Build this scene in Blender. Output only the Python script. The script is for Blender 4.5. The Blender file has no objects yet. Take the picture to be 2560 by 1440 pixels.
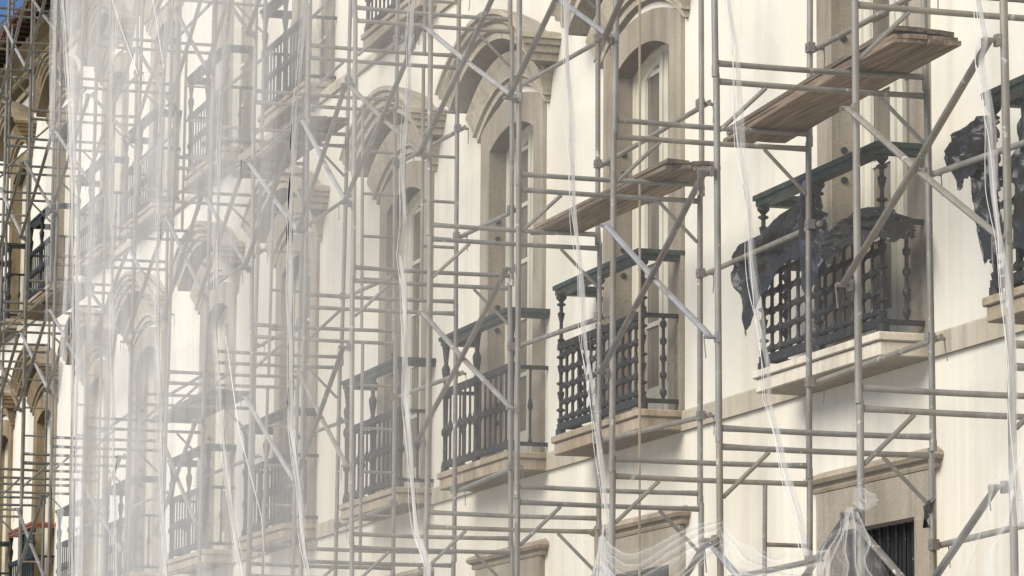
import bpy, bmesh, math, random
from mathutils import Vector, Matrix, noise as mnoise
rng = random.Random(7)
sc = bpy.context.scene
C = sc.collection
PI = math.pi

# ------------------------------------------------------------------ helpers
def link(name, bm, mat, parent=None, smooth=False, recalc=True):
    if recalc:
        bmesh.ops.recalc_face_normals(bm, faces=bm.faces)
    me = bpy.data.meshes.new(name)
    bm.to_mesh(me); bm.free()
    for m in (mat if isinstance(mat, (list, tuple)) else [mat]):
        me.materials.append(m)
    if smooth:
        for p in me.polygons: p.use_smooth = True
        try: me.set_sharp_from_angle(angle=math.radians(40))
        except Exception: pass
    o = bpy.data.objects.new(name, me); C.objects.link(o)
    if parent is not None: o.parent = parent
    return o

def tag(o, label, cat, group=None, kind=None):
    o['label'] = label; o['category'] = cat
    if group: o['group'] = group
    if kind: o['kind'] = kind
    return o

def thing(name, label, cat, loc=(0, 0, 0), group=None):
    o = bpy.data.objects.new(name, None); C.objects.link(o)
    o.location = loc; o.empty_display_size = .1
    return tag(o, label, cat, group)

def box(bm, x0, x1, y0, y1, z0, z1, M=None):
    vs = [Vector((x, y, z)) for x in (x0, x1) for y in (y0, y1) for z in (z0, z1)]
    if M is not None: vs = [M @ v for v in vs]
    v = [bm.verts.new(p) for p in vs]
    for f in ((0, 1, 3, 2), (4, 6, 7, 5), (0, 4, 5, 1), (2, 3, 7, 6), (0, 2, 6, 4), (1, 5, 7, 3)):
        bm.faces.new([v[i] for i in f])

def basis(d):
    d = d.normalized()
    a = Vector((0, 0, 1)) if abs(d.z) < .9 else Vector((0, 1, 0))
    u = d.cross(a).normalized(); w = u.cross(d).normalized()
    return u, w

def tube(bm, pts, rad, n=10, cap=True, flat=None):
    """tube through pts; rad a number or list; flat: list of (ru, rw) multipliers"""
    pts = [Vector(p) for p in pts]
    k = len(pts)
    if not isinstance(rad, (list, tuple)): rad = [rad] * k
    rings = []
    for i, p in enumerate(pts):
        d = (pts[min(i + 1, k - 1)] - pts[max(i - 1, 0)])
        u, w = basis(d)
        fu, fw = flat[i] if flat else (1, 1)
        rings.append([bm.verts.new(p + u * (math.cos(2 * PI * j / n) * rad[i] * fu) + w * (math.sin(2 * PI * j / n) * rad[i] * fw)) for j in range(n)])
    for a, b in zip(rings, rings[1:]):
        for j in range(n):
            bm.faces.new((a[j], a[(j + 1) % n], b[(j + 1) % n], b[j]))
    if cap:
        bm.faces.new(rings[0][::-1]); bm.faces.new(rings[-1])

def beam(bm, a, b, w, h, roll=0.0):
    a = Vector(a); b = Vector(b); d = b - a; u, v = basis(d)
    if roll:
        q = Matrix.Rotation(roll, 3, d.normalized()); u = q @ u; v = q @ v
    vs = [bm.verts.new(p + u * sx * w / 2 + v * sy * h / 2) for p in (a, b) for sx, sy in ((-1, -1), (1, -1), (1, 1), (-1, 1))]
    bm.faces.new(vs[0:4][::-1]); bm.faces.new(vs[4:8])
    for j in range(4):
        bm.faces.new((vs[j], vs[(j + 1) % 4], vs[4 + (j + 1) % 4], vs[4 + j]))

def lathe(bm, prof, cx=0, cy=0, n=8):
    rings = []
    for r, z in prof:
        rings.append([bm.verts.new((cx + r * math.cos(2 * PI * j / n), cy + r * math.sin(2 * PI * j / n), z)) for j in range(n)])
    for a, b in zip(rings, rings[1:]):
        for j in range(n):
            bm.faces.new((a[j], a[(j + 1) % n], b[(j + 1) % n], b[j]))
    bm.faces.new(rings[0][::-1]); bm.faces.new(rings[-1])

def grid(bm, rows):
    vs = [[bm.verts.new(p) for p in r] for r in rows]
    for a, b in zip(vs, vs[1:]):
        for j in range(len(a) - 1):
            bm.faces.new((a[j], a[j + 1], b[j + 1], b[j]))

def lerp_path(path, z):
    """path: list of (X, z) with z descending -> X at z (clamped/extrapolated)"""
    if z >= path[0][1]:
        (x0, z0), (x1, z1) = path[0], path[1]
        return x0 + (x0 - x1) / max(z0 - z1, .05) * min(z - z0, .0)
    for (x0, z0), (x1, z1) in zip(path, path[1:]):
        if z1 <= z <= z0:
            t = (z - z1) / max(z0 - z1, 1e-6)
            return x1 + (x0 - x1) * t
    return path[-1][0]

ORD = ['first', 'second', 'third', 'fourth', 'fifth', 'sixth', 'seventh', 'eighth', 'ninth', 'tenth', 'eleventh', 'twelfth',
       'thirteenth', 'fourteenth', 'fifteenth', 'sixteenth', 'seventeenth', 'eighteenth', 'nineteenth', 'twentieth', 'twenty-first',
       'twenty-second', 'twenty-third', 'twenty-fourth']

# ------------------------------------------------------------------ camera (fitted to the scaffold grid)
F_PX, YAW, PITCH, ROLL, CY = 9037.434, 0.29781277, 0.14626056, 0.00758999, 7.0514375
fw = Vector((math.cos(YAW) * math.cos(PITCH), -math.sin(YAW) * math.cos(PITCH), math.sin(PITCH)))
r0 = Vector((-math.sin(YAW), -math.cos(YAW), 0)); u0 = r0.cross(fw)
rt = r0 * math.cos(ROLL) + u0 * math.sin(ROLL); up = -r0 * math.sin(ROLL) + u0 * math.cos(ROLL)
cam = bpy.data.cameras.new('camera'); co = bpy.data.objects.new('camera', cam); C.objects.link(co)
cam.sensor_width = 36; cam.lens = F_PX / 2560 * 36; cam.clip_start = .5; cam.clip_end = 2000
M = Matrix((rt, up, -fw)).transposed().to_4x4(); M.translation = Vector((0, CY, 0))
co.matrix_world = M
sc.camera = co

def pix(x, y, z):
    d = Vector((x, y - CY, z)); k = d.dot(fw)
    if k < 1: return (99999, 99999)
    return 1280 + F_PX * d.dot(rt) / k, 720 - F_PX * d.dot(up) / k

# ------------------------------------------------------------------ materials
def nm(name):
    m = bpy.data.materials.new(name); m.use_nodes = True
    nt = m.node_tree; nt.nodes.clear()
    out = nt.nodes.new('ShaderNodeOutputMaterial')
    return m, nt, out
def N(nt, t, **kw):
    n = nt.nodes.new(t)
    for k, v in kw.items(): setattr(n, k, v)
    return n
def pos(nt, scale=(1, 1, 1), local=False):
    if local:
        src = N(nt, 'ShaderNodeTexCoord').outputs['Object']
    else:
        src = N(nt, 'ShaderNodeNewGeometry').outputs['Position']
    mp = N(nt, 'ShaderNodeMapping'); mp.inputs['Scale'].default_value = scale
    nt.links.new(src, mp.inputs['Vector']); return mp.outputs['Vector']
def noise(nt, vec, scale, detail=4, rough=.55):
    n = N(nt, 'ShaderNodeTexNoise'); n.inputs['Scale'].default_value = scale
    n.inputs['Detail'].default_value = detail; n.inputs['Roughness'].default_value = rough
    nt.links.new(vec, n.inputs['Vector']); return n.outputs['Fac']
def ramp(nt, fac, stops):
    r = N(nt, 'ShaderNodeValToRGB'); e = r.color_ramp.elements
    while len(e) > 1: e.remove(e[-1])
    e[0].position = stops[0][0]; c = stops[0][1]; e[0].color = (*c, 1) if len(c) == 3 else c
    for p, c in stops[1:]:
        q = e.new(p); q.color = (*c, 1)
    nt.links.new(fac, r.inputs['Fac']); return r.outputs['Color']
def g(v): return (v, v, v)
def mix(nt, fac, a, b, mode='MIX'):
    m = N(nt, 'ShaderNodeMix', data_type='RGBA', blend_type=mode)
    if isinstance(fac, float): m.inputs[0].default_value = fac
    else: nt.links.new(fac, m.inputs[0])
    for i, v in ((6, a), (7, b)):
        if isinstance(v, tuple): m.inputs[i].default_value = (*v, 1)
        else: nt.links.new(v, m.inputs[i])
    return m.outputs[2]
def surf(nt, out, col, rough=.8, metal=0., bump=None, bstr=.3, bdist=.01, spec=.3):
    b = N(nt, 'ShaderNodeBsdfPrincipled')
    if isinstance(col, tuple): b.inputs['Base Color'].default_value = (*col, 1)
    else: nt.links.new(col, b.inputs['Base Color'])
    if isinstance(rough, float): b.inputs['Roughness'].default_value = rough
    else: nt.links.new(rough, b.inputs['Roughness'])
    b.inputs['Metallic'].default_value = metal
    b.inputs['Specular IOR Level'].default_value = spec
    if bump is not None:
        bn = N(nt, 'ShaderNodeBump'); bn.inputs['Strength'].default_value = bstr; bn.inputs['Distance'].default_value = bdist
        nt.links.new(bump, bn.inputs['Height']); nt.links.new(bn.outputs['Normal'], b.inputs['Normal'])
    nt.links.new(b.outputs[0], out.inputs[0]); return b

def m_stucco():
    m, nt, out = nm('cream_stucco')
    big = noise(nt, pos(nt, (.5, .5, .5)), 1.0, 5)
    base = ramp(nt, big, [(.3, (.77, .705, .565)), (.55, (.83, .78, .655)), (.75, (.845, .80, .69))])
    streak = noise(nt, pos(nt, (5.5, 1, .16)), 1.0, 6, .6)
    st = ramp(nt, streak, [(.48, g(0)), (.64, g(.34)), (.78, g(.65))])
    patch = ramp(nt, noise(nt, pos(nt, (.45, 1, .3)), 1.3, 3), [(.36, g(0)), (.62, g(1))])
    k = mix(nt, 1.0, st, patch, 'MULTIPLY')
    c = mix(nt, k, base, (.60, .52, .40))
    sm = ramp(nt, noise(nt, pos(nt, (.9, 1, .55)), 1.4, 6, .6), [(.47, g(0)), (.66, g(.62))])
    c = mix(nt, sm, c, (.66, .625, .545))
    fine = noise(nt, pos(nt), 9.0, 6, .65)
    sp = ramp(nt, fine, [(.62, g(0)), (.74, g(.30))])
    c = mix(nt, sp, c, (.55, .48, .36))
    # damp dirt below the string course and near the ground
    sep = N(nt, 'ShaderNodeSeparateXYZ'); nt.links.new(N(nt, 'ShaderNodeNewGeometry').outputs['Position'], sep.inputs[0])
    mr = N(nt, 'ShaderNodeMapRange'); mr.inputs[1].default_value = 3.2; mr.inputs[2].default_value = 1.6; mr.inputs[3].default_value = 0; mr.inputs[4].default_value = .55
    nt.links.new(sep.outputs['Z'], mr.inputs[0])
    drip = ramp(nt, noise(nt, pos(nt, (9, 1, .25)), 1.0, 5, .65), [(.4, g(0)), (.65, g(1))])
    mm = N(nt, 'ShaderNodeMath', operation='MULTIPLY'); nt.links.new(mr.outputs[0], mm.inputs[0]); nt.links.new(drip, mm.inputs[1])
    c = mix(nt, mm.outputs[0], c, (.60, .50, .36))
    bmp = noise(nt, pos(nt), 26.0, 5, .6)
    surf(nt, out, c, .92, 0, bmp, .25, .01, .1); return m
def m_stone(name, a, b, d, speck=60., spk=.35):
    m, nt, out = nm(name)
    big = noise(nt, pos(nt), 1.7, 5)
    c = ramp(nt, big, [(.3, a), (.55, b), (.75, d)])
    s = ramp(nt, noise(nt, pos(nt), speck, 3, .7), [(.42, g(1)), (.5, g(0)), (.58, g(0)), (.66, g(1))])
    sd = mix(nt, s, c, tuple(x * .62 for x in a))
    c = mix(nt, spk, c, sd)
    st = ramp(nt, noise(nt, pos(nt, (6, 6, .6)), 1.0, 6, .65), [(.47, g(0)), (.68, g(.6))])
    c = mix(nt, st, c, tuple(x * .55 for x in a))
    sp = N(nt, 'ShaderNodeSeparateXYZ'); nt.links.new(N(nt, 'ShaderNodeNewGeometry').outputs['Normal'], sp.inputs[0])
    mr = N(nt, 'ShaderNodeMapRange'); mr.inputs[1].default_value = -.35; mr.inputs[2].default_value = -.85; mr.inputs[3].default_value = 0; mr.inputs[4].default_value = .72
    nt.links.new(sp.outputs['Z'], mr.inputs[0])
    c = mix(nt, mr.outputs[0], c, (.10, .08, .062))                  # soffit shade painted into the colour of downward faces
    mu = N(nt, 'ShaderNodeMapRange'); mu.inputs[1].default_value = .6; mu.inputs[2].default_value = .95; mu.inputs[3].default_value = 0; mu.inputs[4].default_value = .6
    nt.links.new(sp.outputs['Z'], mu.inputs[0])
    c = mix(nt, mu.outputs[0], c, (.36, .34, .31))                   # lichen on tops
    surf(nt, out, c, .9, 0, noise(nt, pos(nt), 38.0, 5, .7), .45, .012, .15); return m
def m_iron(name, col, rust=.25):
    m, nt, out = nm(name)
    n = noise(nt, pos(nt), 14.0, 5, .7)
    c = ramp(nt, n, [(.35, tuple(x * .55 for x in col)), (.55, col), (.72, tuple(min(1, x * 2.1 + .01) for x in col))])
    f = ramp(nt, noise(nt, pos(nt), 33.0, 3, .7), [(.66, g(0)), (.72, g(.7))])
    c = mix(nt, f, c, (.35, .33, .28))
    surf(nt, out, c, .55, 0, n, .3, .004, .35); return m
def m_steel(name, lo, hi, warm, metal=.25):
    m, nt, out = nm(name)
    oi = N(nt, 'ShaderNodeObjectInfo')
    n = noise(nt, pos(nt, (1, 1, .5)), 5.0, 6, .65)
    c = ramp(nt, n, [(.3, lo), (.6, hi), (.78, warm)])
    tint = ramp(nt, oi.outputs['Random'], [(0, (.78, .77, .76)), (.5, (1, 1, 1)), (1, (1.0, .93, .82))])
    c = mix(nt, 1.0, c, tint, 'MULTIPLY')
    rust = ramp(nt, noise(nt, pos(nt, (1, 1, .6)), 3.1, 6, .7), [(.54, g(0)), (.70, g(.8))])
    c = mix(nt, rust, c, (.22, .15, .095))
    pa = ramp(nt, noise(nt, pos(nt), 11.0, 6, .75), [(.61, g(0)), (.66, g(.8))])
    c = mix(nt, pa, c, (.66, .63, .56))
    surf(nt, out, c, .55, metal, noise(nt, pos(nt), 70.0, 3, .6), .25, .003, .4); return m
def m_wood():
    m, nt, out = nm('worn_plank')
    gr = noise(nt, pos(nt, (1.2, 22, 22)), 1.6, 6, .6)
    c = ramp(nt, gr, [(.3, (.115, .086, .064)), (.5, (.205, .158, .118)), (.7, (.35, .285, .215))])
    oi = N(nt, 'ShaderNodeObjectInfo')
    c = mix(nt, 1.0, c, ramp(nt, oi.outputs['Random'], [(0, (.74, .74, .74)), (1, (1.14, 1.05, .96))]), 'MULTIPLY')
    surf(nt, out, c, .85, 0, gr, .4, .006, .15); return m
def m_paint(name, col, rough=.5):
    m, nt, out = nm(name)
    n = noise(nt, pos(nt, (3, 3, .8)), 2.5, 5, .6)
    c = ramp(nt, n, [(.3, tuple(x * .8 for x in col)), (.6, col), (.8, tuple(min(1, x * 1.06) for x in col))])
    surf(nt, out, c, rough, 0, noise(nt, pos(nt), 40., 3), .1, .004, .3); return m
def m_glass():
    m, nt, out = nm('door_glass')
    n = noise(nt, pos(nt, (2.2, 2, .5)), 1.5, 4)
    c = ramp(nt, n, [(.35, (.12, .10, .075)), (.6, (.21, .18, .14)), (.75, (.28, .245, .19))])
    surf(nt, out, c, .18, 0, noise(nt, pos(nt), 2.0, 2), .06, .02, .5); return m
def m_tile():
    m, nt, out = nm('clay_roof_tile')
    c = ramp(nt, noise(nt, pos(nt), 4.5, 5, .7), [(.3, (.075, .036, .028)), (.5, (.15, .072, .052)), (.7, (.24, .14, .105))])
    surf(nt, out, c, .9, 0, noise(nt, pos(nt), 30., 4), .4, .01, .15); return m
def m_net(name, base, amp, col=.94, along=None):
    """sheer mesh: part of it is thread (diffuse + translucent), the rest is open; along: [(X, density)] with sheet overlap and grazing-view haze put into the density"""
    m, nt, out = nm(name)
    fine = noise(nt, pos(nt, (13, 13, .5)), 1.0, 5, .6)
    wv = N(nt, 'ShaderNodeVectorMath', operation='ADD')
    wn = N(nt, 'ShaderNodeTexNoise'); wn.inputs['Scale'].default_value = .8; nt.links.new(N(nt, 'ShaderNodeNewGeometry').outputs['Position'], wn.inputs['Vector'])
    nt.links.new(pos(nt, (1.0, 1.0, .3)), wv.inputs[0]); nt.links.new(wn.outputs['Color'], wv.inputs[1])
    broad = noise(nt, wv.outputs[0], 1.5, 4, .55)
    a = N(nt, 'ShaderNodeMath', operation='MULTIPLY_ADD'); nt.links.new(fine, a.inputs[0]); a.inputs[1].default_value = .26
    nt.links.new(broad, a.inputs[2])
    mr = N(nt, 'ShaderNodeMapRange'); mr.inputs[1].default_value = .36; mr.inputs[2].default_value = .90
    fac = mr.outputs[0]
    if along:
        mr.inputs[3].default_value = 1 - amp; mr.inputs[4].default_value = 1 + amp
        sx = N(nt, 'ShaderNodeSeparateXYZ'); nt.links.new(N(nt, 'ShaderNodeNewGeometry').outputs['Position'], sx.inputs[0])
        x0, x1 = along[0][0], along[-1][0]
        q = N(nt, 'ShaderNodeMapRange'); q.inputs[1].default_value = x0; q.inputs[2].default_value = x1; nt.links.new(sx.outputs['X'], q.inputs[0])
        rr = ramp(nt, q.outputs[0], [((x - x0) / (x1 - x0), g(d)) for x, d in along])
        mu = N(nt, 'ShaderNodeMath', operation='MULTIPLY'); nt.links.new(rr, mu.inputs[0]); nt.links.new(mr.outputs[0], mu.inputs[1]); fac = mu.outputs[0]
    else:
        mr.inputs[3].default_value = max(.01, base - amp); mr.inputs[4].default_value = base + amp
    nt.links.new(a.outputs[0], mr.inputs[0])
    d = N(nt, 'ShaderNodeBsdfDiffuse'); d.inputs[0].default_value = (col, col * .985, col * .95, 1)
    t = N(nt, 'ShaderNodeBsdfTranslucent'); t.inputs[0].default_value = (col, col * .985, col * .95, 1)
    ms = N(nt, 'ShaderNodeMixShader'); ms.inputs[0].default_value = .35
    nt.links.new(d.outputs[0], ms.inputs[1]); nt.links.new(t.outputs[0], ms.inputs[2])
    tr = N(nt, 'ShaderNodeBsdfTransparent')
    mx = N(nt, 'ShaderNodeMixShader'); nt.links.new(fac, mx.inputs[0])
    nt.links.new(tr.outputs[0], mx.inputs[1]); nt.links.new(ms.outputs[0], mx.inputs[2])
    nt.links.new(mx.outputs[0], out.inputs[0]); return m
def m_plastic(name, col, rough, fleck=False, blue=False):
    m, nt, out = nm(name)
    n = noise(nt, pos(nt), 5.0, 4, .6)
    c = ramp(nt, n, [(.4, tuple(x * .6 for x in col)), (.62, col), (.78, (.03, .03, .035))])
    if blue:
        bl = ramp(nt, noise(nt, pos(nt), 4.0, 3, .5), [(.56, g(0)), (.66, g(1))])
        c = mix(nt, bl, c, (.055, .075, .16))
    if fleck:
        f = ramp(nt, noise(nt, pos(nt), 60.0, 2, .6), [(.68, g(0)), (.72, g(1))])
        c = mix(nt, f, col, (.36, .34, .31))
    surf(nt, out, c, rough, 0, noise(nt, pos(nt), 9.0, 5, .6), .6, .03, .5); return m

STUCCO = m_stucco()
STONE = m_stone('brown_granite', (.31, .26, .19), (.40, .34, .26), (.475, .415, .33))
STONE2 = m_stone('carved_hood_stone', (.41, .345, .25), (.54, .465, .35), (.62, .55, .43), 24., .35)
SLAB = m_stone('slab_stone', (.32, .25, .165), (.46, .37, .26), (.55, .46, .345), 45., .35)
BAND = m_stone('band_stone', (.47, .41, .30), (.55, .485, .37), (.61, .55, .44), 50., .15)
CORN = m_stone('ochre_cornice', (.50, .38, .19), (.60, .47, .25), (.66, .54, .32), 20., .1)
IRON = m_iron('black_iron', (.020, .019, .018))
GREEN = m_iron('green_paint', (.026, .042, .034))
RED = m_paint('red_brown_paint', (.30, .10, .06))
STEEL = m_steel('galvanised_tube', (.20, .19, .168), (.31, .298, .268), (.41, .38, .32))
STEEL_SHADE = m_steel('shaded_tube', (.12, .115, .10), (.23, .22, .195), (.32, .30, .25))  # far-left poles: shadow side painted in as a darker tube colour
STEEL2 = m_steel('brace_bar', (.17, .16, .145), (.27, .26, .24), (.36, .34, .30), .2)
ALU = m_steel('bright_brace', (.34, .345, .35), (.43, .44, .455), (.52, .52, .51), .3)
WOOD = m_wood()
CREAM = m_paint('cream_door_paint', (.70, .66, .53))
GLASS = m_glass()
TILE = m_tile()
STONE2D = m_stone('ochre_hood_stone', (.22, .165, .09), (.33, .255, .15), (.43, .35, .225), 24., .35)
DARKWOOD = m_paint('eave_timber', (.045, .028, .02), .9)
ROPE = m_paint('tan_rope', (.40, .31, .20), .95)
CORD = m_paint('white_cord', (.80, .79, .75), .9)
BCORD = m_paint('black_cord', (.02, .02, .02), .8)
BLACKP = m_plastic('black_plastic', (.013, .0125, .012), .36)
BLUEP = m_plastic('blue_lined_plastic', (.018, .018, .020), .35, False, True)
BLACKN = m_plastic('black_netting', (.014, .014, .013), .8, True)
GREENC = m_plastic('green_cloth', (.010, .045, .038), .85)
GRILLE = m_paint('dark_opening', (.035, .034, .033), .9)
ASPH = m_stone('pale_square_paving', (.31, .285, .24), (.38, .35, .30), (.44, .41, .355), 20., .2)
PAVE = m_stone('paving', (.34, .31, .26), (.40, .37, .31), (.46, .43, .37), 40., .3)

# ------------------------------------------------------------------ ground
ZG = -2.06
def sheet(name, x0, x1, y0, y1, z, mat):
    bm = bmesh.new()
    vs = [bm.verts.new(p) for p in ((x0, y0, z), (x1, y0, z), (x1, y1, z), (x0, y1, z))]
    bm.faces.new(vs); o = link(name, bm, mat); o['kind'] = 'structure'; return o
sheet('ground', -600, 900, -600, 600, ZG - .13, ASPH)
bm = bmesh.new(); box(bm, -40, 120, -1.9, 1.9, ZG - .3, ZG)
pv = link('pavement', bm, PAVE); pv['kind'] = 'structure'

# ------------------------------------------------------------------ building
YW, YU = -1.85, -2.0
bld = thing('building', 'long cream rendered building with arched stone windows, iron balconies and ochre cornice', 'building', (35, YW, ZG))
def bpart(name, bm, mat, parent=bld, smooth=False):
    o = link(name, bm, mat, parent, smooth)
    if parent is bld: o.location = -bld.location
    return o
CTR = [14.0, 17.65, 21.1, 25.58, 28.95, 32.35, 36.65, 40.5, 44.56, 48.0, 52.05, 55.9, 59.8, 63.6]
CUP = [14.0, 17.65, 21.1, 25.58, 28.95, 32.35, 36.75, 40.6, 44.6, 48.0, 51.9, 55.8, 59.8, 63.6]
HW, HO, ZS, ZSP, RISE = .64, .90, 2.965, 5.74, .13       # lower-floor doors: half opening, half surround, slab top, springing, arch rise
UZS, UZSP = 7.555, 9.95
X0W, X1W, ZTOP = 6.0, 72.0, 11.45

def wall_grid(xb, zb, holes, y, bm):
    xb = sorted(set(xb)); zb = sorted(set(zb)); V = {}
    def v(i, j):
        if (i, j) not in V: V[i, j] = bm.verts.new((xb[i], y, zb[j]))
        return V[i, j]
    for i in range(len(xb) - 1):
        for j in range(len(zb) - 1):
            mx, mz = (xb[i] + xb[i + 1]) / 2, (zb[j] + zb[j + 1]) / 2
            if any(a < mx < b and c < mz < d for a, b, c, d in holes): continue
            bm.faces.new((v(i, j), v(i + 1, j), v(i + 1, j + 1), v(i, j + 1)))
bm = bmesh.new()
holes = [(c - .75, c + .75, 2.90, 5.9) for c in CTR] + [(c - .76, c + .76, -1.1, 1.95) for c in CTR]
xb = [X0W, X1W] + [h for q in holes for h in q[:2]]; zb = [ZG, 7.42] + [h for q in holes for h in q[2:]]
wall_grid(xb, zb, holes, YW, bm)
hu = [(c - .75, c + .75, 7.45, 10.1) for c in CUP]
xb = [X0W, X1W] + [h for q in hu for h in q[:2]]; zb = [7.42, ZTOP] + [h for q in hu for h in q[2:]]
wall_grid(xb, zb, hu, YU, bm)
v4 = [bm.verts.new(p) for p in ((X0W, YW, 7.42), (X1W, YW, 7.42), (X1W, YU, 7.42), (X0W, YU, 7.42))]; bm.faces.new(v4)
wallo = bpart('facade_wall', bm, STUCCO)
bm = bmesh.new()
for a, b in (((X0W, YW - .02), (X0W, -14)), ((X0W, -14), (X1W, -14)), ((X1W, -14), (X1W, YW - .02))):
    vs = [bm.verts.new(p) for p in ((a[0], a[1], ZG), (b[0], b[1], ZG), (b[0], b[1], 11.4), (a[0], a[1], 11.4))]; bm.faces.new(vs)
bpart('rear_wall', bm, STUCCO)

def extrude_profile(bm, prof, x0, x1):
    """prof: list of (y, z); extruded along X, ends closed"""
    a = [bm.verts.new((x0, y, z)) for y, z in prof]; b = [bm.verts.new((x1, y, z)) for y, z in prof]
    for j in range(len(prof)):
        k = (j + 1) % len(prof); bm.faces.new((a[j], a[k], b[k], b[j]))
    bm.faces.new(a[::-1]); bm.faces.new(b)
bm = bmesh.new()
extrude_profile(bm, [(YW - .02, 2.815), (YW + .03, 2.815), (YW + .032, 2.95), (YW + .02, 2.965), (YW - .02, 2.975)], X0W, X1W)
bpart('string_course', bm, BAND)
bm = bmesh.new()
extrude_profile(bm, [(YU - .02, 7.34), (YW + .03, 7.34), (YW + .03, 7.43), (YW + .0, 7.47), (YU - .02, 7.50)], X0W, X1W)
bpart('string_course', bm, BAND)
# ochre cornice under the eaves
y = YU
bm = bmesh.new()
extrude_profile(bm, [(y - .02, 11.18), (y + .05, 11.18), (y + .06, 11.25), (y + .02, 11.27), (y + .02, 11.31), (y + .13, 11.35), (y + .16, 11.38), (y + .16, 11.44),
                     (y + .18, 11.45), (y + .25, 11.52), (y + .34, 11.56), (y + .40, 11.57), (y + .40, 11.66), (y - .02, 11.66)], X0W, X1W)
bpart('cornice', bm, CORN)
# roof: eave boards, rafters and rows of curved clay tiles
bm = bmesh.new()
for zoff, y0, y1 in ((.0, -1.60, -1.40),):
    box(bm, X0W, X1W, -2.0, -1.36, 11.665, 11.69)
bpart('eave_board', bm, DARKWOOD)
bm = bmesh.new()
x = X0W + .1
while x < X1W:
    box(bm, x, x + .07, -1.62, -1.37, 11.605, 11.664); x += .34
raf = bpart('rafter_tails', bm, DARKWOOD); raf['kind'] = 'stuff'
bm = bmesh.new()
P = .2; ns = 6
def tile_row(y0, z0, y1, z1, off=0.):
    rows = [[], []]
    x = X0W
    k = 0
    while x < X1W:
        for s in range(ns):
            t = s / ns
            h = .055 * math.sin(PI * t * 2) if True else 0
            rows[0].append((x + t * P, y0 + off * math.sin(k * 12.9) * .02, z0 + h)); rows[1].append((x + t * P, y1, z1 + h))
        x += P; k += 1
    grid(bm, rows)
sl = .42
ye, ze = -1.28, 11.74
for r in range(12):
    tile_row(ye - r * .42, ze + r * .42 * sl + .0, ye - (r + 1) * .42 - .06, ze + (r + 1) * .42 * sl + .0 - .02, 1.)
tile_row(ye - 5.0, ze + 5.0 * sl, -14.2, ze + 5.0 * sl - 3.6)
roof = bpart('roof', bm, TILE)
bm = bmesh.new()
x = X0W
while x < X1W:      # thick lips of the eave tiles
    for s in range(4):
        a0, a1 = PI * s / 4, PI * (s + 1) / 4
        j = rng.uniform(-.02, .02)
        for (p, q) in ((a0, a1),):
            vs = [bm.verts.new((x + .05 - r * math.cos(w), ye + .01 + j, ze - .01 + r * math.sin(w))) for r, w in ((.055, p), (.055, q), (.034, q), (.034, p))]
            vs2 = [bm.verts.new(v_.co + Vector((0, -.22, .05))) for v_ in vs]
            for e in range(4): bm.faces.new((vs[e], vs[(e + 1) % 4], vs2[(e + 1) % 4], vs2[e]))
            bm.faces.new(vs)
    box(bm, x + .115, x + .185, ye - .25, ye - .01 + rng.uniform(-.02, .01), ze - .085, ze - .06)
    x += P
bpart('eave_tiles', bm, TILE, roof)

# --- arched openings
def arch_pts(c, hw, zsp, rise, n=14):
    R = (hw * hw + rise * rise) / (2 * rise); zc = zsp + rise - R; a = math.asin(min(1, hw / R))
    return [(c + R * math.sin(-a + 2 * a * i / n), zc + R * math.cos(-a + 2 * a * i / n)) for i in range(n + 1)]
def surround(c, y, zb, zsp, hw=HW, ho=HO, rise=RISE, orise=.17, otop=.32, proud=.035, depth=.15):
    bm = bmesh.new()
    inn = [(c - hw, zb)] + arch_pts(c, hw, zsp, rise) + [(c + hw, zb)]
    out = [(c - ho, zb)] + arch_pts(c, ho, zsp + otop - .12, orise) + [(c + ho, zb)]
    def ring(pts, yy): return [bm.verts.new((px, yy, pz)) for px, pz in pts]
    of, inf, inb, ob = ring(out, y + proud), ring(inn, y + proud), ring(inn, y - depth), ring(out, y - .02)
    for a, b in ((ob, of), (of, inf), (inf, inb)):
        for j in range(len(a) - 1): bm.faces.new((a[j], a[j + 1], b[j + 1], b[j]))
    return bm
def hood(c, y, zend, hw, rise, prof):
    bm = bmesh.new(); rows = []
    for p, r in prof:
        w = hw + p
        top = arch_pts(c, w, zend + r, rise * (w / hw), 18)
        rows.append([(c - w, y - .03, zend + r)] + [(px, y + p, pz) for px, pz in top] + [(c + w, y - .03, zend + r)])
    grid(bm, rows)
    return bm
HP = [(0.0, .085), (.14, .075), (.29, .035), (.345, .015), (.35, -.03), (.325, -.04), (.32, -.075), (.29, -.09), (.285, -.135), (.255, -.15), (.25, -.20), (.06, -.21),
      (.065, -.24), (.125, -.25), (.13, -.275), (.115, -.31), (.085, -.37), (.07, -.42), (.078, -.425), (.078, -.445), (.05, -.455), (.045, -.50), (0.0, -.505)]
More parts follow.
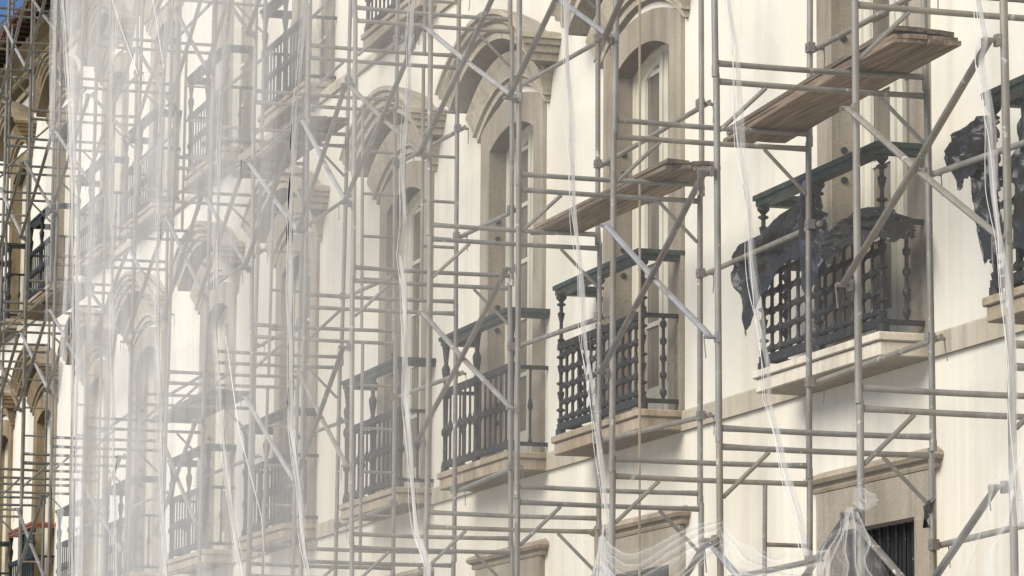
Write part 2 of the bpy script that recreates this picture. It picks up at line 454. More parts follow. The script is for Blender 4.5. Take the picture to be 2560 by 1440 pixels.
def door(c, y, zb, zsp, parent, hw=HW, rise=RISE, d=.12):
    """french door: arched frame, two leaves, barred panes"""
    yy = y - d
    bm = bmesh.new()
    a = [(c - hw, zb)] + arch_pts(c, hw + .0, zsp, rise) + [(c + hw, zb)]
    def inset(k):
        h = hw - k
        return [(c - h, zb)] + arch_pts(c, h, zsp - k * .25, rise * h / hw) + [(c + h, zb)]
    lay = [(a, yy), (inset(.045), yy), (inset(.05), yy - .015), (inset(.10), yy - .015), (inset(.105), yy - .035), (inset(.20), yy - .035), (inset(.205), yy - .055), (inset(.21), yy - .055)]
    rings = [[bm.verts.new((px, ly, pz)) for px, pz in pts] for pts, ly in lay]
    for r, s in zip(rings, rings[1:]):
        for j in range(len(r) - 1): bm.faces.new((r[j], r[j + 1], s[j + 1], s[j]))
    fo = bpart('door_frame', bm, CREAM, parent)
    bm = bmesh.new()
    box(bm, c - .10, c + .10, yy - .07, yy - .03, zb, zsp + rise * .75)          # meeting stiles
    box(bm, c - .016, c + .016, yy - .03, yy - .012, zb, zsp + rise * .75)
    z = zb + .06
    box(bm, c - hw + .2, c + hw - .2, yy - .072, yy - .034, zb - .0, zb + .34)
    z = zb + .34
    while z < zsp - .2:
        z += .49
        for s in (-1, 1):
            xa, xb_ = sorted((c + s * .1, c + s * (hw - .2)))
            box(bm, xa, xb_, yy - .066, yy - .044, z - .018, z + .018)
    bpart('door_leaf', bm, CREAM, parent)
    bm = bmesh.new()
    pts = inset(.195)
    bm.faces.new([bm.verts.new((px, yy - .058, pz)) for px, pz in pts])
    bpart('pane', bm, GLASS, parent)

WORDS = ['first', 'second', 'third', 'fourth', 'fifth', 'sixth', 'seventh', 'eighth', 'ninth', 'tenth', 'eleventh', 'twelfth', 'thirteenth', 'fourteenth']
def window(c, y, zb, zsp, zhood, upper):
    w = bpart('window', surround(c, y, zb, zsp), STONE2D if c > 47 else STONE)
    rise = .30 if not upper else .38
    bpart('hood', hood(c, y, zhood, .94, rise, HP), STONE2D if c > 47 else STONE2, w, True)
    door(c, y, zb, zsp, w)
    for z in (zb + .45, zb + .6, zb + 1.25, zb + 1.45, zb + 2.05, zb + 2.2):
        if z < zsp - .1 and c < 45:
            bm = bmesh.new(); tube(bm, [(c + HW + .01, y - .05, z), (c + HW - .012, y - .05, z)], .024, 8)
            bpart('hinge_socket', bm, GRILLE, w)
for c in CTR: window(c, YW, 2.93, ZSP, 6.38, False)
for c in CUP: window(c, YU, 7.48, UZSP, 10.60, True)
# ground-floor openings: flat stone lintel with moulded cap, barred dark opening
for c in CTR:
    c -= 0.0
    bm = bmesh.new(); hw, ho, zt = .68, .92, 1.86
    inn = [(c - hw, -1.2), (c - hw, zt), (c + hw, zt), (c + hw, -1.2)]; outp = [(c - ho, -1.2), (c - ho, 2.13), (c + ho, 2.13), (c + ho, -1.2)]
    R_ = lambda pts, yy: [bm.verts.new((px, yy, pz)) for px, pz in pts]
    ob, of, inf, inb = R_(outp, YW - .02), R_(outp, YW + .045), R_(inn, YW + .045), R_(inn, YW - .10)
    for a, b in ((ob, of), (of, inf), (inf, inb)):
        for j in range(3): bm.faces.new((a[j], a[j + 1], b[j + 1], b[j]))
    w = bpart('ground_window', bm, STONE)
    bm = bmesh.new()
    pr = [(0, 2.135), (.05, 2.135), (.06, 2.155), (.05, 2.168), (.058, 2.178), (.085, 2.19), (.10, 2.215), (.085, 2.24), (0, 2.275)]
    rows = [[(c - ho - .02 - p, YW - .02, z), (c - ho - .02 - p, YW + p, z), (c + ho + .02 + p, YW + p, z), (c + ho + .02 + p, YW - .02, z)] for p, z in pr]
    grid(bm, rows); bpart('lintel_cap', bm, SLAB, w)
    bm = bmesh.new(); bm.faces.new([bm.verts.new(p) for p in ((c - hw, YW - .09, -1.2), (c + hw, YW - .09, -1.2), (c + hw, YW - .09, zt), (c - hw, YW - .09, zt))])
    bpart('dark_pane', bm, GRILLE, w)
    bm = bmesh.new(); x = c - hw + .1
    while x < c + hw:
        tube(bm, [(x, YW - .05, -1.2), (x, YW - .05, zt)], .011, 6); x += .13
    bpart('window_bars', bm, IRON, w)

# --- balconies
def balu_prof(h, kind):
    if kind == 'plain':
        return [(.014, 0), (.020, .02), (.0115, .05), (.0115, h * .42), (.019, h * .46), (.025, h * .5), (.019, h * .54), (.0105, h * .6), (.0105, h - .03), (.017, h)]
    if kind == 'post':
        return [(.036, 0), (.036, .06), (.02, .08), (.02, h * .28), (.036, h * .3), (.036, h * .33), (.02, h * .36), (.024, h * .58), (.038, h * .60), (.038, h * .64), (.018, h * .68),
                (.034, h * .78), (.038, h * .82), (.018, h * .86), (.03, h * .96), (.038, h)]
    p = [(.04, 0), (.04, .05)]                                                   # ornate: cones and rings
    k = 5; s = (h - .06) / k
    for i in range(k):
        z = .06 + i * s
        p += [(.014, z), (.030, z + s * .34), (.015, z + s * .40), (.015, z + s * .60), (.036, z + s * .655), (.036, z + s * .70), (.014, z + s * .76)]
    return p + [(.042, h - .02), (.042, h)]
def orn_bar(h):
    p = [(.013, 0)]; k = 5
    for i in range(k):
        z = h * (i + .5) / k
        p += [(.013, z - .030), (.027, z - .012), (.027, z + .012), (.013, z + .030)]
    return p + [(.013, h)]
def balcony(c, yw, dz, style, single, hw=1.02, rail=GREEN, nb=12, slab_mat=SLAB):
    """slab (the part itself) with handrail, rails, posts and balusters as sub-parts"""
    z0 = 2.965 + dz; yf = yw + .37
    bm = bmesh.new()
    box(bm, c - hw - .02, c + hw + .02, yw - .05, yf, z0 - .055, z0)
    box(bm, c - hw, c + hw, yw - .05, yf - .02, z0 - .148, z0 - .055)
    bmesh.ops.bevel(bm, geom=[e for e in bm.edges], offset=.008, segments=1, affect='EDGES')
    for v_ in bm.verts: v_.co += mnoise.noise_vector(v_.co * 2.3) * .006
    sl_ = bpart('balcony', bm, slab_mat)
    yr = yf - .06; xr = hw - .05
    zh = z0 + 1.10; zm = z0 + .70; zb = z0 + .07
    bm = bmesh.new()
    for (wd, a, b) in ((.056, .048, .082), (.040, .008, .049)):
        box(bm, c - xr - wd, c + xr + wd, yr - wd, yr + wd, zh + a, zh + b)
        for s in (-1, 1):
            xs = sorted((c + s * (xr + wd - .002), c + s * (xr - wd)))
            box(bm, xs[0], xs[1], yw - .01, yr - wd - .001, zh + a, zh + b)
    bpart('handrail', bm, rail, sl_)
    bm = bmesh.new()
    for z, h in ((zm, .028), (zb, .026)):
        e = .002
        box(bm, c - xr - .03, c + xr + .03, yr - .022, yr + .022, z - h, z + h)
        for s in (-1, 1):
            xs = sorted((c + s * (xr + .014), c + s * (xr - .014)))
            box(bm, xs[0], xs[1], yw - .01, yr - .023, z - .016, z + .016)
    if style == 'plain':
        box(bm, c - xr, c + xr, yr - .012, yr + .012, (zm + zb) / 2 - .02, (zm + zb) / 2 + .02)
    else:
        for i in range(1, 6):
            z = zb + (zm - zb) * (i - .5) / 5
            box(bm, c - xr, c + xr, yr - .014, yr + .014, z - .016, z + .016)
    bpart('rail', bm, IRON, sl_)
    ph = zh - z0 + .0
    pm = None
    for px, py in ((-xr, yr), (0.03, yr), (xr, yr)):
        if pm is None:
            bm = bmesh.new(); lathe(bm, balu_prof(ph, 'ornate' if style == 'ornate' else 'post'), n=9)
            pm = bpart('post', bm, IRON, sl_, True); pm.location = Vector((c + px, py, z0))
        else:
            q = pm.copy(); C.objects.link(q); q.parent = sl_; q.location = Vector((c + px, py, z0))
    bh = zm - zb
    spots = [(-xr + 2 * xr * (i + 1) / (nb + 1), yr) for i in range(nb)] + [(s * xr, yw + .15) for s in (-1, 1)]
    prof = orn_bar(bh) if style == 'ornate' else balu_prof(bh, 'plain')
    if single:
        b0 = None
        for px, py in spots:
            if b0 is None:
                bm = bmesh.new(); lathe(bm, prof); b0 = bpart('baluster', bm, IRON, sl_, True); b0.location = (c + px, py, zb)
            else:
                q = b0.copy(); C.objects.link(q); q.parent = sl_; q.location = (c + px, py, zb)
    else:
        bm = bmesh.new()
        for px, py in spots: lathe(bm, [(r, z + zb) for r, z in prof], c + px, py, 6)
        o = bpart('balusters', bm, IRON, sl_, True); o['kind'] = 'stuff'
    return sl_
for i, c in enumerate(CTR):
    if i == 0: continue
    st = 'ornate' if i in (1, 2, 3) else 'plain'
    if i == 2:
        balcony(21.27, YW, 0, st, True, 1.06, slab_mat=m_stone('pale_slab', (.60, .52, .40), (.74, .66, .53), (.80, .73, .62), 45., .2))
    else:
        balcony(c + (.12 if i == 3 else 0), YW, 0, st, i in (1, 3, 4, 5, 6, 7), 1.02, RED if i == 10 else GREEN)
for i, c in enumerate(CUP):
    if i > 3: balcony(c + .0, YU, 4.59, 'plain', False)

# ------------------------------------------------------------------ scaffold
LIFT = 2.103; Z0 = 2.142; FW_ = 1.3
PX = {0: (15.15, .010), 1: (16.97, .010), 2: (19.04, .026), 3: (20.83, -.015), 4: (22.84, .005), 5: (25.045, .012), 6: (27.23, .03), 7: (28.8, .0), 8: (30.76, .02),
      9: (32.65, -.04), 10: (34.36, -.055), 11: (36.25, -.05), 12: (38.7, -.03), 13: (40.85, .01), 14: (42.87, .03)}
xx = 44.85
for i in range(15, 21): PX[i] = (xx, .01 * math.sin(i * 2.3)); xx += 1.98
def pole_x(i, z): return PX[i][0] + PX[i][1] * (z - 4.235)
LVL = {-1: 'at street level', 0: 'by ground floor lintels', 1: 'by lower balconies', 2: 'by lower window arches',
       3: 'by upper balconies', 4: 'by upper window arches', 5: 'above the eaves'}
def lvl_z(k): return Z0 + LIFT * (k - 1)
def visible(x0, x1, z0, z1, y0=-1.3, y1=0, m=260):
    P_ = [pix(x, y, z) for x in (x0, x1) for y in (y0, y1) for z in (z0, z1)]
    return max(p[0] for p in P_) > -m and min(p[0] for p in P_) < 2560 + m and max(p[1] for p in P_) > -m and min(p[1] for p in P_) < 1440 + m

# prototype meshes, in local coordinates: outer standard at the origin, frame running to Y = -1.3
def bm_standard():
    bm = bmesh.new(); tube(bm, [(0, 0, .01), (0, 0, LIFT - .012)], .0195, 12)
    tube(bm, [(0, 0, -.03), (0, 0, .035)], .0222, 12)                 # spigot collar at the joint
    return bm
def bm_bar(z, dip):
    bm = bmesh.new(); n = 9; pts = []; rad = []; fl = []
    for i in range(n + 1):
        t = i / n; yy = -.02 - t * (FW_ - .04)
        pts.append((0, yy, z - dip * math.sin(PI * t)))
        e = min(t, 1 - t)
        rad.append(.0168); fl.append((1, 1) if e > .08 else (.7, 1.2))
    tube(bm, pts, rad, 10, flat=fl); return bm
def bm_knee(s):
    bm = bmesh.new(); ya = -.02 if s > 0 else -FW_ + .02; yb = -.30 if s > 0 else -FW_ + .30
    tube(bm, [(0, ya, LIFT - .34), (0, yb, LIFT - .075)], .0130, 8); return bm
def bm_ladder_rail():
    bm = bmesh.new(); tube(bm, [(0, -FW_ + .30, .06), (0, -FW_ + .30, LIFT - .07)], .0155, 8); return bm
def bm_rung(z):
    bm = bmesh.new(); tube(bm, [(0, -FW_ + .31, z), (0, -FW_ + .02, z)], .0135, 8); return bm
PROTO = {}
def proto(key, fn, mat):
    if key not in PROTO:
        o = link(key, fn(), mat, None, True); C.objects.unlink(o); PROTO[key] = o
    return PROTO[key]
def inst(p, name, parent, loc=(0, 0, 0)):
    q = p.copy(); q.name = name; C.objects.link(q); q.parent = parent; q.location = loc; return q
LADDER = {(3, 0), (7, 2), (7, 3), (8, 1), (8, 2), (10, 1), (10, 2), (12, 3), (15, 1), (15, 2), (17, 1), (17, 2), (14, 0), (16, 0)}
NFR = 0
def frame(i, k):
    z = lvl_z(k)
    lad = (i, k) in LADDER
    lab = f"grey tube scaffold frame{' with ladder rungs' if lad else ''}, {ORD[i]} from right, {LVL[k]}"
    t = thing('scaffold_frame', lab, 'scaffold frame', (pole_x(i, z), 0, z), 'scaffold frames along the facade')
    t.rotation_euler = (rng.uniform(-.004, .004), math.atan(PX[i][1]), rng.uniform(-.02, .02))
    SM, sx = (STEEL_SHADE, '_dark') if i >= 12 else (STEEL, '')
    st = proto('standard' + sx, bm_standard, SM)
    inst(st, 'standard', t); inst(st, 'standard', t, (0, -FW_, 0))
    inst(proto('bottom_rail' + sx, lambda: bm_bar(.05, .006), SM), 'bottom_rail', t)
    inst(proto('top_rail' + sx, lambda: bm_bar(LIFT - .055, .004), SM), 'top_rail', t)
    for s in (1, -1):
        if lad and s < 0: continue
        inst(proto('knee_brace%d' % s + sx, lambda: bm_knee(s), SM), 'knee_brace', t)
    if lad:
        inst(proto('ladder_rail', bm_ladder_rail, STEEL), 'ladder_rail', t)
        for q in range(1, 5): inst(proto('rung%d' % q, lambda: bm_rung(LIFT - .055 - q * .385), STEEL), 'rung', t)
FR = set()
for i in PX:
    for k in range(0, 7):
        z = lvl_z(k)
        if z > 13: continue
        x = pole_x(i, z)
        if visible(x, x, z, z + LIFT) and k <= 5: FR.add((i, k))
for i in list(PX):                                            # frames below carry the visible ones
    ks = [k for (a, k) in FR if a == i]
    if ks:
        for k in range(-1, min(ks)): FR.add((i, k))
for i, k in sorted(FR): frame(i, k)

# cross braces on the outer face, each a riveted pair of flat tubes
def brace_bar(a, b, mat, parent, off, w=.045, h=.022):
    bm = bmesh.new(); a = Vector(a); b = Vector(b); d = (b - a)
    m_ = (a + b) / 2 + Vector((0, .0, -.012))
    p1 = a + d * .06; p2 = b - d * .06
    tube(bm, [a, p1, m_, p2, b], [.019, .021, .021, .021, .019], 8, flat=[(1.2, .4), (1, .75), (1, .75), (1, .75), (1.2, .4)])
    for e in (a, b):                                            # coupler pin and dangling tie wire
        tube(bm, [e + Vector((0, -.055, 0)), e + Vector((0, .035, 0))], .012, 8)
        box(bm, e.x - .022, e.x + .022, e.y - .05, e.y - .028, e.z - .028, e.z + .028)
    return link('brace_bar', bm, mat, parent, True)
def tie_wire(e, parent):
    bm = bmesh.new(); e = Vector(e); L = rng.uniform(.08, .17); s = rng.uniform(-.03, .03)
    tube(bm, [e + Vector((0, .03, .012)), e + Vector((-.01, .045, .0)), e + Vector((s, .04, -L))], .0035, 5)
    return link('tie_wire', bm, STEEL2, parent, True)
def cross(i, k, which=(1, 1)):
    """between frame i and i+1 at lift k"""
    z = lvl_z(k); lo, hi = z + .56, z + 1.50
    x0l, x0h, x1l, x1h = pole_x(i, lo), pole_x(i, hi), pole_x(i + 1, lo), pole_x(i + 1, hi)
    lab = f"{'crossed braces' if all(which) else 'single brace'} between frames {ORD[i]} and {ORD[i + 1]} from right, {LVL[k]}"
    t = thing('cross_brace', lab, 'scaffold brace', ((x0l + x1l) / 2, .05, lo), 'cross braces on the scaffold front')
    L = Vector(t.location)
    j = lambda: rng.uniform(-.02, .02)
    if which[0]:
        a, b = Vector((x1h + j(), .045, hi + j())) - L, Vector((x0l + j(), .045, lo + j())) - L
        brace_bar(a, b, ALU if rng.random() < .6 else STEEL, t, 0)
        tie_wire(a, t)
        if rng.random() < .5: tie_wire(b, t)
    if which[1]:
        a, b = Vector((x0h + j(), .075, hi + j())) - L, Vector((x1l + j(), .075, lo + j())) - L
        brace_bar(a, b, STEEL2, t, 0)
        tie_wire(a, t)
        if rng.random() < .6: tie_wire(b, t)
for i in range(0, 20):
    for k in range(0, 6):
        if (i, k) not in FR or (i + 1, k) not in FR: continue
        if not visible(pole_x(i, 4), pole_x(i + 1, 4), lvl_z(k) + .4, lvl_z(k) + 1.6, 0, 0, 60): continue
        if k == 1:
            if i == 7: cross(i, k, (1, 0)); continue
            if i in (0, 2, 4, 6, 9, 11, 13, 15, 17, 19): cross(i, k)
        else: cross(i, k)

# horizontal tie tubes on the inner row
def ledger(i, k, high):
    z = lvl_z(k) + (1.56 if high else .60)
    xa, xb_ = pole_x(i, z) - .06, pole_x(i + 1, z) + .07
    t = thing('tie_tube', f"{'upper' if high else 'lower'} horizontal tie tube between inner poles {ORD[i]} and {ORD[i + 1]} from right, {LVL[k]}", 'scaffold tube', ((xa + xb_) / 2, -FW_ - .045, z), 'tie tubes along the inner scaffold poles')
    bm = bmesh.new(); h = (xb_ - xa) / 2; d = rng.uniform(-.03, .03)
    tube(bm, [(-h, 0, -d), (-h + .06, 0, -d), (0, 0, 0), (h - .06, 0, d), (h, 0, d)], .0185, 10, flat=[(.7, 1.1), (1, 1), (1, 1), (1, 1), (.7, 1.1)])
    link('tube', bm, STEEL, t, True)
    for s in (-1, 1):
        bm = bmesh.new(); e = Vector((s * (h - .065), 0, s * d))
        tube(bm, [e + Vector((0, .075, 0)), e + Vector((0, -.05, 0))], .012, 6)
        box(bm, e.x - .03, e.x + .03, .0225, .07, e.z - .03, e.z + .03)
        tube(bm, [e + Vector((0, -.045, 0)), e + Vector((.01, -.055, -.05)), e + Vector((rng.uniform(-.03, .03), -.05, -.13))], .0035, 5)
        link('coupler', bm, STEEL2, t)
for i in range(0, 16):
    for k in range(0, 5):
        if (i, k) not in FR or (i + 1, k) not in FR: continue
        if not visible(pole_x(i, 4), pole_x(i + 1, 4), lvl_z(k) + .4, lvl_z(k) + 1.7, -1.3, -1.3, 30): continue
        odd = i in (2, 4, 6, 8, 10, 12, 14)
        if k == 0: ledger(i, k, True) if i == 1 else (ledger(i, k, True) if i % 2 else None)
        else: ledger(i, k, not odd)

# planks
def board(xa, xb_, ya, yb, w, z, lab, grp, th=.026):
    bm = bmesh.new(); n = 7; rows = []
    cx, cyy = (xa + xb_) / 2, (ya + yb) / 2
    ph = rng.uniform(0, 6); cup = rng.uniform(-.004, .004)
    top = []; bot = []
    ch = [rng.uniform(-.03, .03) for _ in range(2)]
    for i in range(n + 1):
        t = i / n; x = xa + (xb_ - xa) * t - cx; y_ = ya + (yb - ya) * t - cyy
        s = .006 * math.sin(t * 4 + ph)
        e = [ch[0] * (1 if i in (0, n) else 0), ch[1] * (1 if i in (0, n) else 0)]
        top.append([(x + e[0], y_ - w / 2, s + th), (x, y_, s + th + cup), (x + e[1], y_ + w / 2, s + th)])
        bot.append([(x + e[0], y_ - w / 2, s), (x, y_, s + cup), (x + e[1], y_ + w / 2, s)])
    vt = [[bm.verts.new(p) for p in r] for r in top]; vb = [[bm.verts.new(p) for p in r] for r in bot]
    for i in range(n):
        for j in range(2):
            bm.faces.new((vt[i][j], vt[i][j + 1], vt[i + 1][j + 1], vt[i + 1][j])); bm.faces.new((vb[i][j], vb[i + 1][j], vb[i + 1][j + 1], vb[i][j + 1]))
        bm.faces.new((vt[i][0], vt[i + 1][0], vb[i + 1][0], vb[i][0])); bm.faces.new((vt[i][2], vb[i][2], vb[i + 1][2], vt[i + 1][2]))
    for i in (0, n):
        for j in range(2): bm.faces.new((vt[i][j], vt[i][j + 1], vb[i][j + 1], vb[i][j]))
    o = link('plank', bm, WOOD); o.location = (cx, cyy, z)
    tag(o, lab, 'plank', grp)
def stack(xa, xb_, ya, yb, zb, layers, cols, w, desc, grp):
    names = {1: ['only'], 2: ['bottom', 'top'], 3: ['bottom', 'middle', 'top']}[layers]
    cn = {1: [''], 2: ['outer', 'inner'], 3: ['outer', 'middle row', 'inner']}[cols]
    for l in range(layers):
        for c in range(cols):
            off = -c * (w + .008)
            sk = rng.uniform(-.06, .06)
            board(xa + sk, xb_ + sk + rng.uniform(-.05, .05), ya + off + rng.uniform(-.006, .006), yb + off + rng.uniform(-.006, .006), w, zb + l * .031, f"{names[l]} {cn[c]} brown board of the plank pile {desc}", grp)
stack(18.27, 21.35, -.86, -1.02, 4.312, 3, 2, .19, 'at upper right', 'planks in the pile at upper right')
stack(22.36, 25.2, -.98, -.94, 4.312, 2, 2, .17, 'over the middle balcony with the grid railing', 'planks in the pile at centre right')
stack(32.1, 35.3, -.90, -.92, 6.415, 2, 2, .19, 'hanging below the upper balconies', 'planks in the pile at upper centre')
stack(36.2, 39.0, -.92, -.90, 4.312, 2, 2, .23, 'behind the net at lower left', 'planks in the pile at lower left')
stack(43.6, 46.6, -.62, -.62, 6.415, 3, 2, .22, 'left of the net edge', 'planks in the pile at the left')

# ------------------------------------------------------------------ netting
SEAM = {8: [(15.14, 3.81), (15.05, 3.6), (15.11, 3.52), (15.04, 3.18), (15.0, 2.88), (14.93, 2.64), (14.88, 2.41), (14.85, 2.27), (14.80, 1.9), (14.8, 1.3)],
7: [(18.47, 4.53), (18.35, 4.22), (18.32, 3.94), (18.25, 3.66), (18.16, 3.3), (18.13, 3.07), (18.03, 2.79), (17.96, 2.59), (17.89, 2.4), (17.87, 2.22), (17.73, 2.04), (17.59, 1.77), (17.45, 1.55), (17.35, 1.34)],
6: [(21.42, 5.17), (21.25, 4.05), (21.19, 3.72), (21.08, 3.3), (20.96, 2.88), (20.8, 2.49), (20.64, 2.11), (20.53, 1.76), (20.6, 1.4)],
5: [(25.06, 5.96), (25.13, 5.68), (25.17, 5.24), (25.3, 4.66), (25.24, 4.34), (25.34, 4.1), (25.22, 3.85), (25.17, 3.5), (25.13, 3.07), (25.03, 2.67), (24.9, 2.32), (24.79, 1.99), (24.52, 1.78), (24.4, 1.3)],
4: [(28.39, 6.69), (28.51, 6.34), (28.56, 6.05), (28.7, 5.74), (28.75, 5.28), (28.81, 4.61), (28.72, 3.83), (28.64, 3.16), (28.37, 2.65), (28.14, 2.15), (27.99, 1.9), (27.9, 1.3)],
3: [(31.27, 7.32), (31.41, 6.97), (31.49, 6.62), (31.58, 6.08), (31.62, 5.61), (31.63, 4.81), (31.64, 4.37), (31.36, 3.62), (31.07, 3.05), (30.71, 2.5), (30.37, 2.06), (30.2, 1.4)],
2: [(34.02, 7.91), (34.19, 7.35), (34.29, 6.77), (34.3, 6.17), (34.3, 5.58), (34.26, 4.71), (34.02, 3.9), (33.9, 3.12), (33.7, 2.63), (33.57, 2.2), (33.5, 1.4)],
1: [(37.01, 8.56), (36.8, 6.8), (36.63, 5.43), (36.43, 3.95), (36.05, 2.41), (36.0, 1.4)],
0: [(40.09, 9.23), (39.61, 8.21), (39.16, 6.76), (38.97, 5.75), (38.73, 4.05), (38.58, 2.57), (38.5, 1.4)],
9: [(13.0, 4.0), (13.0, 1.3)]}
order = [9, 8, 7, 6, 5, 4, 3, 2, 1, 0]
NETM = m_net('sheer_net', 0, .30, along=[(13, .035), (21, .055), (24, .12), (26.5, .21), (29, .31), (32, .41), (35, .46), (38, .50), (41, .51)])
ZTN = [5.5, 6.0, 6.6, 7.2, 7.9, 8.5, 9.1, 9.7, 10.6]
ZBN = [.9, 1.42, 1.5, .6, .6, .6, .6, .6, .6]
NL = ['at the right edge of view', 'rightmost full panel before the black-draped balcony', 'before the grid-railed balcony and gathered hem',
      'over the centre right bays', 'over the centre bays', 'left of centre', 'at left of centre, thicker haze', 'dense, third from the net edge', 'densest, by the open scaffold at left']
for p in range(9):
    a, b = SEAM[order[p]], SEAM[order[p + 1]]
    bm = bmesh.new(); rows = []
    nu, nz = 26, 40
    for r in range(nz + 1):
        z = ZBN[p] + (ZTN[p] - ZBN[p]) * r / nz
        xa, xb_ = lerp_path(a, z) - .012, lerp_path(b, z) + .012
        row = []
        for j in range(nu + 1):
            u = j / nu; x = xa + (xb_ - xa) * u
            e = min(u, 1 - u)
            bil = .11 + .10 * math.sin(PI * u) * (.6 + .4 * math.sin(z * 1.1 + p)) + .03 * math.sin(PI * u) * mnoise.noise(Vector((x * 1.7, z * .6, p)))
            rip = .014 * math.sin(u * 60 + 2 * math.sin(z * 1.3)) * max(0, 1 - e * 5) * min(1, e * 20)
            row.append((x, bil + rip, z))
        rows.append(row)
    grid(bm, rows)
    o = link('debris_net', bm, NETM, None, True, False)
    tag(o, f"sheer white debris net, {NL[p]}", 'net', 'net panels hung on the scaffold front')
# doubled-over folds near the open edge of the net
for q, (s0, s1, d) in enumerate(((37.4, 39.2, .13),)):
    bm = bmesh.new(); rows = []
    for r in range(40):
        z = .6 + 9.6 * r / 39
        row = []
        for k in range(19):
            u = k / 18; x = s0 + (s1 - s0) * u + .25 * (1 - u) * mnoise.noise(Vector((u * 2, z * .5, 3))) + (z - 4) * .19
            row.append((x, .30 + .06 * math.sin(u * 9 + z) + .03 * math.sin(u * 31), z))
        rows.append(row)
    grid(bm, rows)
    o = link('net_fold', bm, m_net('net_fold_%d' % q, d, d * .95), None, True, False)
    tag(o, 'wide folded strip of doubled white net by its open left edge', 'net')

NETD = m_net('bunched_net', .46, .36, .86)
NETL = m_net('sheer_bunched_net', .30, .24, .86)
NETS = m_net('gathered_net', .27, .25, .86)
# laced seams: twisted, bunched selvedges with cords
SD = {8: 'beside the rightmost pole', 7: 'before the black-draped balcony', 6: 'before the grid-railed balcony', 5: 'right of centre', 4: 'left of the central pole pair',
      3: 'in the left half', 2: 'in the hazy left part', 1: 'thin, nearest but one to net edge', 0: 'along the open left edge of the net'}
def zof(path): return path[0][1], path[-1][1]
for s in (8, 7, 6, 5, 4, 3, 2, 1, 0):
    path = SEAM[s]; zt = {8: 4.6, 7: 5.2, 6: 6.0, 5: 6.8, 4: 7.6, 3: 8.2, 2: 8.8, 1: 9.4, 0: 10.2}[s]; zb = path[-1][1] + .02
    wmax = {8: .036, 7: .04, 6: .026, 5: .024, 4: .024, 3: .023, 2: .024, 1: .013, 0: .02}[s]
    bm = bmesh.new(); rows = []; n = 110; cpts = [[], []]
    for r in range(n + 1):
        z = zb + (zt - zb) * r / n; x = lerp_path(path, z) + .015 * math.sin(z * 7 + s)
        knot = abs(math.sin(z * 3.1 + s * 1.7 + .8 * mnoise.noise(Vector((z * .8, s, 0)))))
        w = wmax * (.16 + .84 * knot ** 1.6) * (.6 + .55 * abs(mnoise.noise(Vector((z * .9, s * 3.3, 5)))) * 1.6)
        tw = z * 5 + 2.5 * mnoise.noise(Vector((z * .7, 9, s)))
        row = []
        for j in range(7):
            v_ = (j / 6 - .5)
            row.append((x + v_ * w * 1.35 * (.75 + .25 * math.cos(tw)), .135 + v_ * w * 1.1 + .014 * math.cos(j * 2.6 + tw), z))
        rows.append(row)
        cpts[0].append((x + .022 * math.sin(z * 9) + .02 * mnoise.noise(Vector((z * 3, s, 1))), .165, z)); cpts[1].append((x - .03 * math.sin(z * 4.3 + s) - .015 + .03 * mnoise.noise(Vector((z * 2, s, 7))), .16, z))
    grid(bm, rows)
    t = thing('net_seam', f"twisted white laced net seam {SD[s]}", 'net seam', (path[-1][0], .13, zb), 'laced seams between the net panels')
    o = link('bunched_mesh', bm, NETL if s >= 6 else NETD, t, True, False); o.location = -t.location
    for q in (0, 1):
        bm = bmesh.new(); tube(bm, cpts[q], .0017, 5); o = link('lacing_cord', bm, CORD, t, True); o.location = -t.location
    if s in (5, 4):
        for (za, zc) in ({5: ((5.55, 5.72),), 4: ((4.7, 4.95), (5.0, 5.3), (5.5, 5.72), (3.3, 3.5))}[s]):
            bm = bmesh.new(); tube(bm, [(lerp_path(path, za + (zc - za) * q / 4) + .05, .15, za + (zc - za) * q / 4) for q in range(5)], [.003, .009, .011, .009, .003], 6)
            o = link('black_cord', bm, BCORD, t, True); o.location = -t.location
# loose diagonal net strands
def strand(pts, rad, lab, mat=CORD, name='loose_strand'):
    bm = bmesh.new(); b0 = Vector(pts[-1]); tube(bm, [Vector(p) - b0 for p in pts], rad, 5); o = link(name, bm, mat, None, True); o.location = b0
    tag(o, lab, 'cord')
strand([(35.4, .2, 8.9), (34.5, .2, 8.0), (33.9, .2, 7.2)], .003, 'thin slack white strand crossing the hazy upper left net')
strand([(37.6, .2, 9.2), (36.2, .2, 8.1), (35.2, .2, 7.4)], .0035, 'longer slanting white strand at upper left, near the cornice')
strand([(30.9, .2, 4.2), (30.3, .2, 3.3), (29.4, .2, 2.5), (29.2, .2, 2.0)], .0035, 'loose white strand dangling at lower left of centre')
strand([(22.99, -.9, 8.5), (22.95, -.9, 4), (22.92, -.9, ZG + .02)], .009, 'tan rope hanging straight down in front of the grid-railed balcony', ROPE, 'rope')

# gathered hem of the net, swagged along the lower braces at right
def m_swag():
    m, nt, out = nm('folded_sheer_net')
    at_ = N(nt, 'ShaderNodeAttribute'); at_.attribute_name = 'folds'
    d = N(nt, 'ShaderNodeBsdfDiffuse'); d.inputs[0].default_value = (.86, .855, .83, 1)
    t = N(nt, 'ShaderNodeBsdfTranslucent'); t.inputs[0].default_value = (.86, .855, .83, 1)
    ms = N(nt, 'ShaderNodeMixShader'); ms.inputs[0].default_value = .35
    nt.links.new(d.outputs[0], ms.inputs[1]); nt.links.new(t.outputs[0], ms.inputs[2])
    tr = N(nt, 'ShaderNodeBsdfTransparent'); mx = N(nt, 'ShaderNodeMixShader'); nt.links.new(at_.outputs['Fac'], mx.inputs[0])
    nt.links.new(tr.outputs[0], mx.inputs[1]); nt.links.new(ms.outputs[0], mx.inputs[2]); nt.links.new(mx.outputs[0], out.inputs[0]); return m
SWAGM = m_swag()
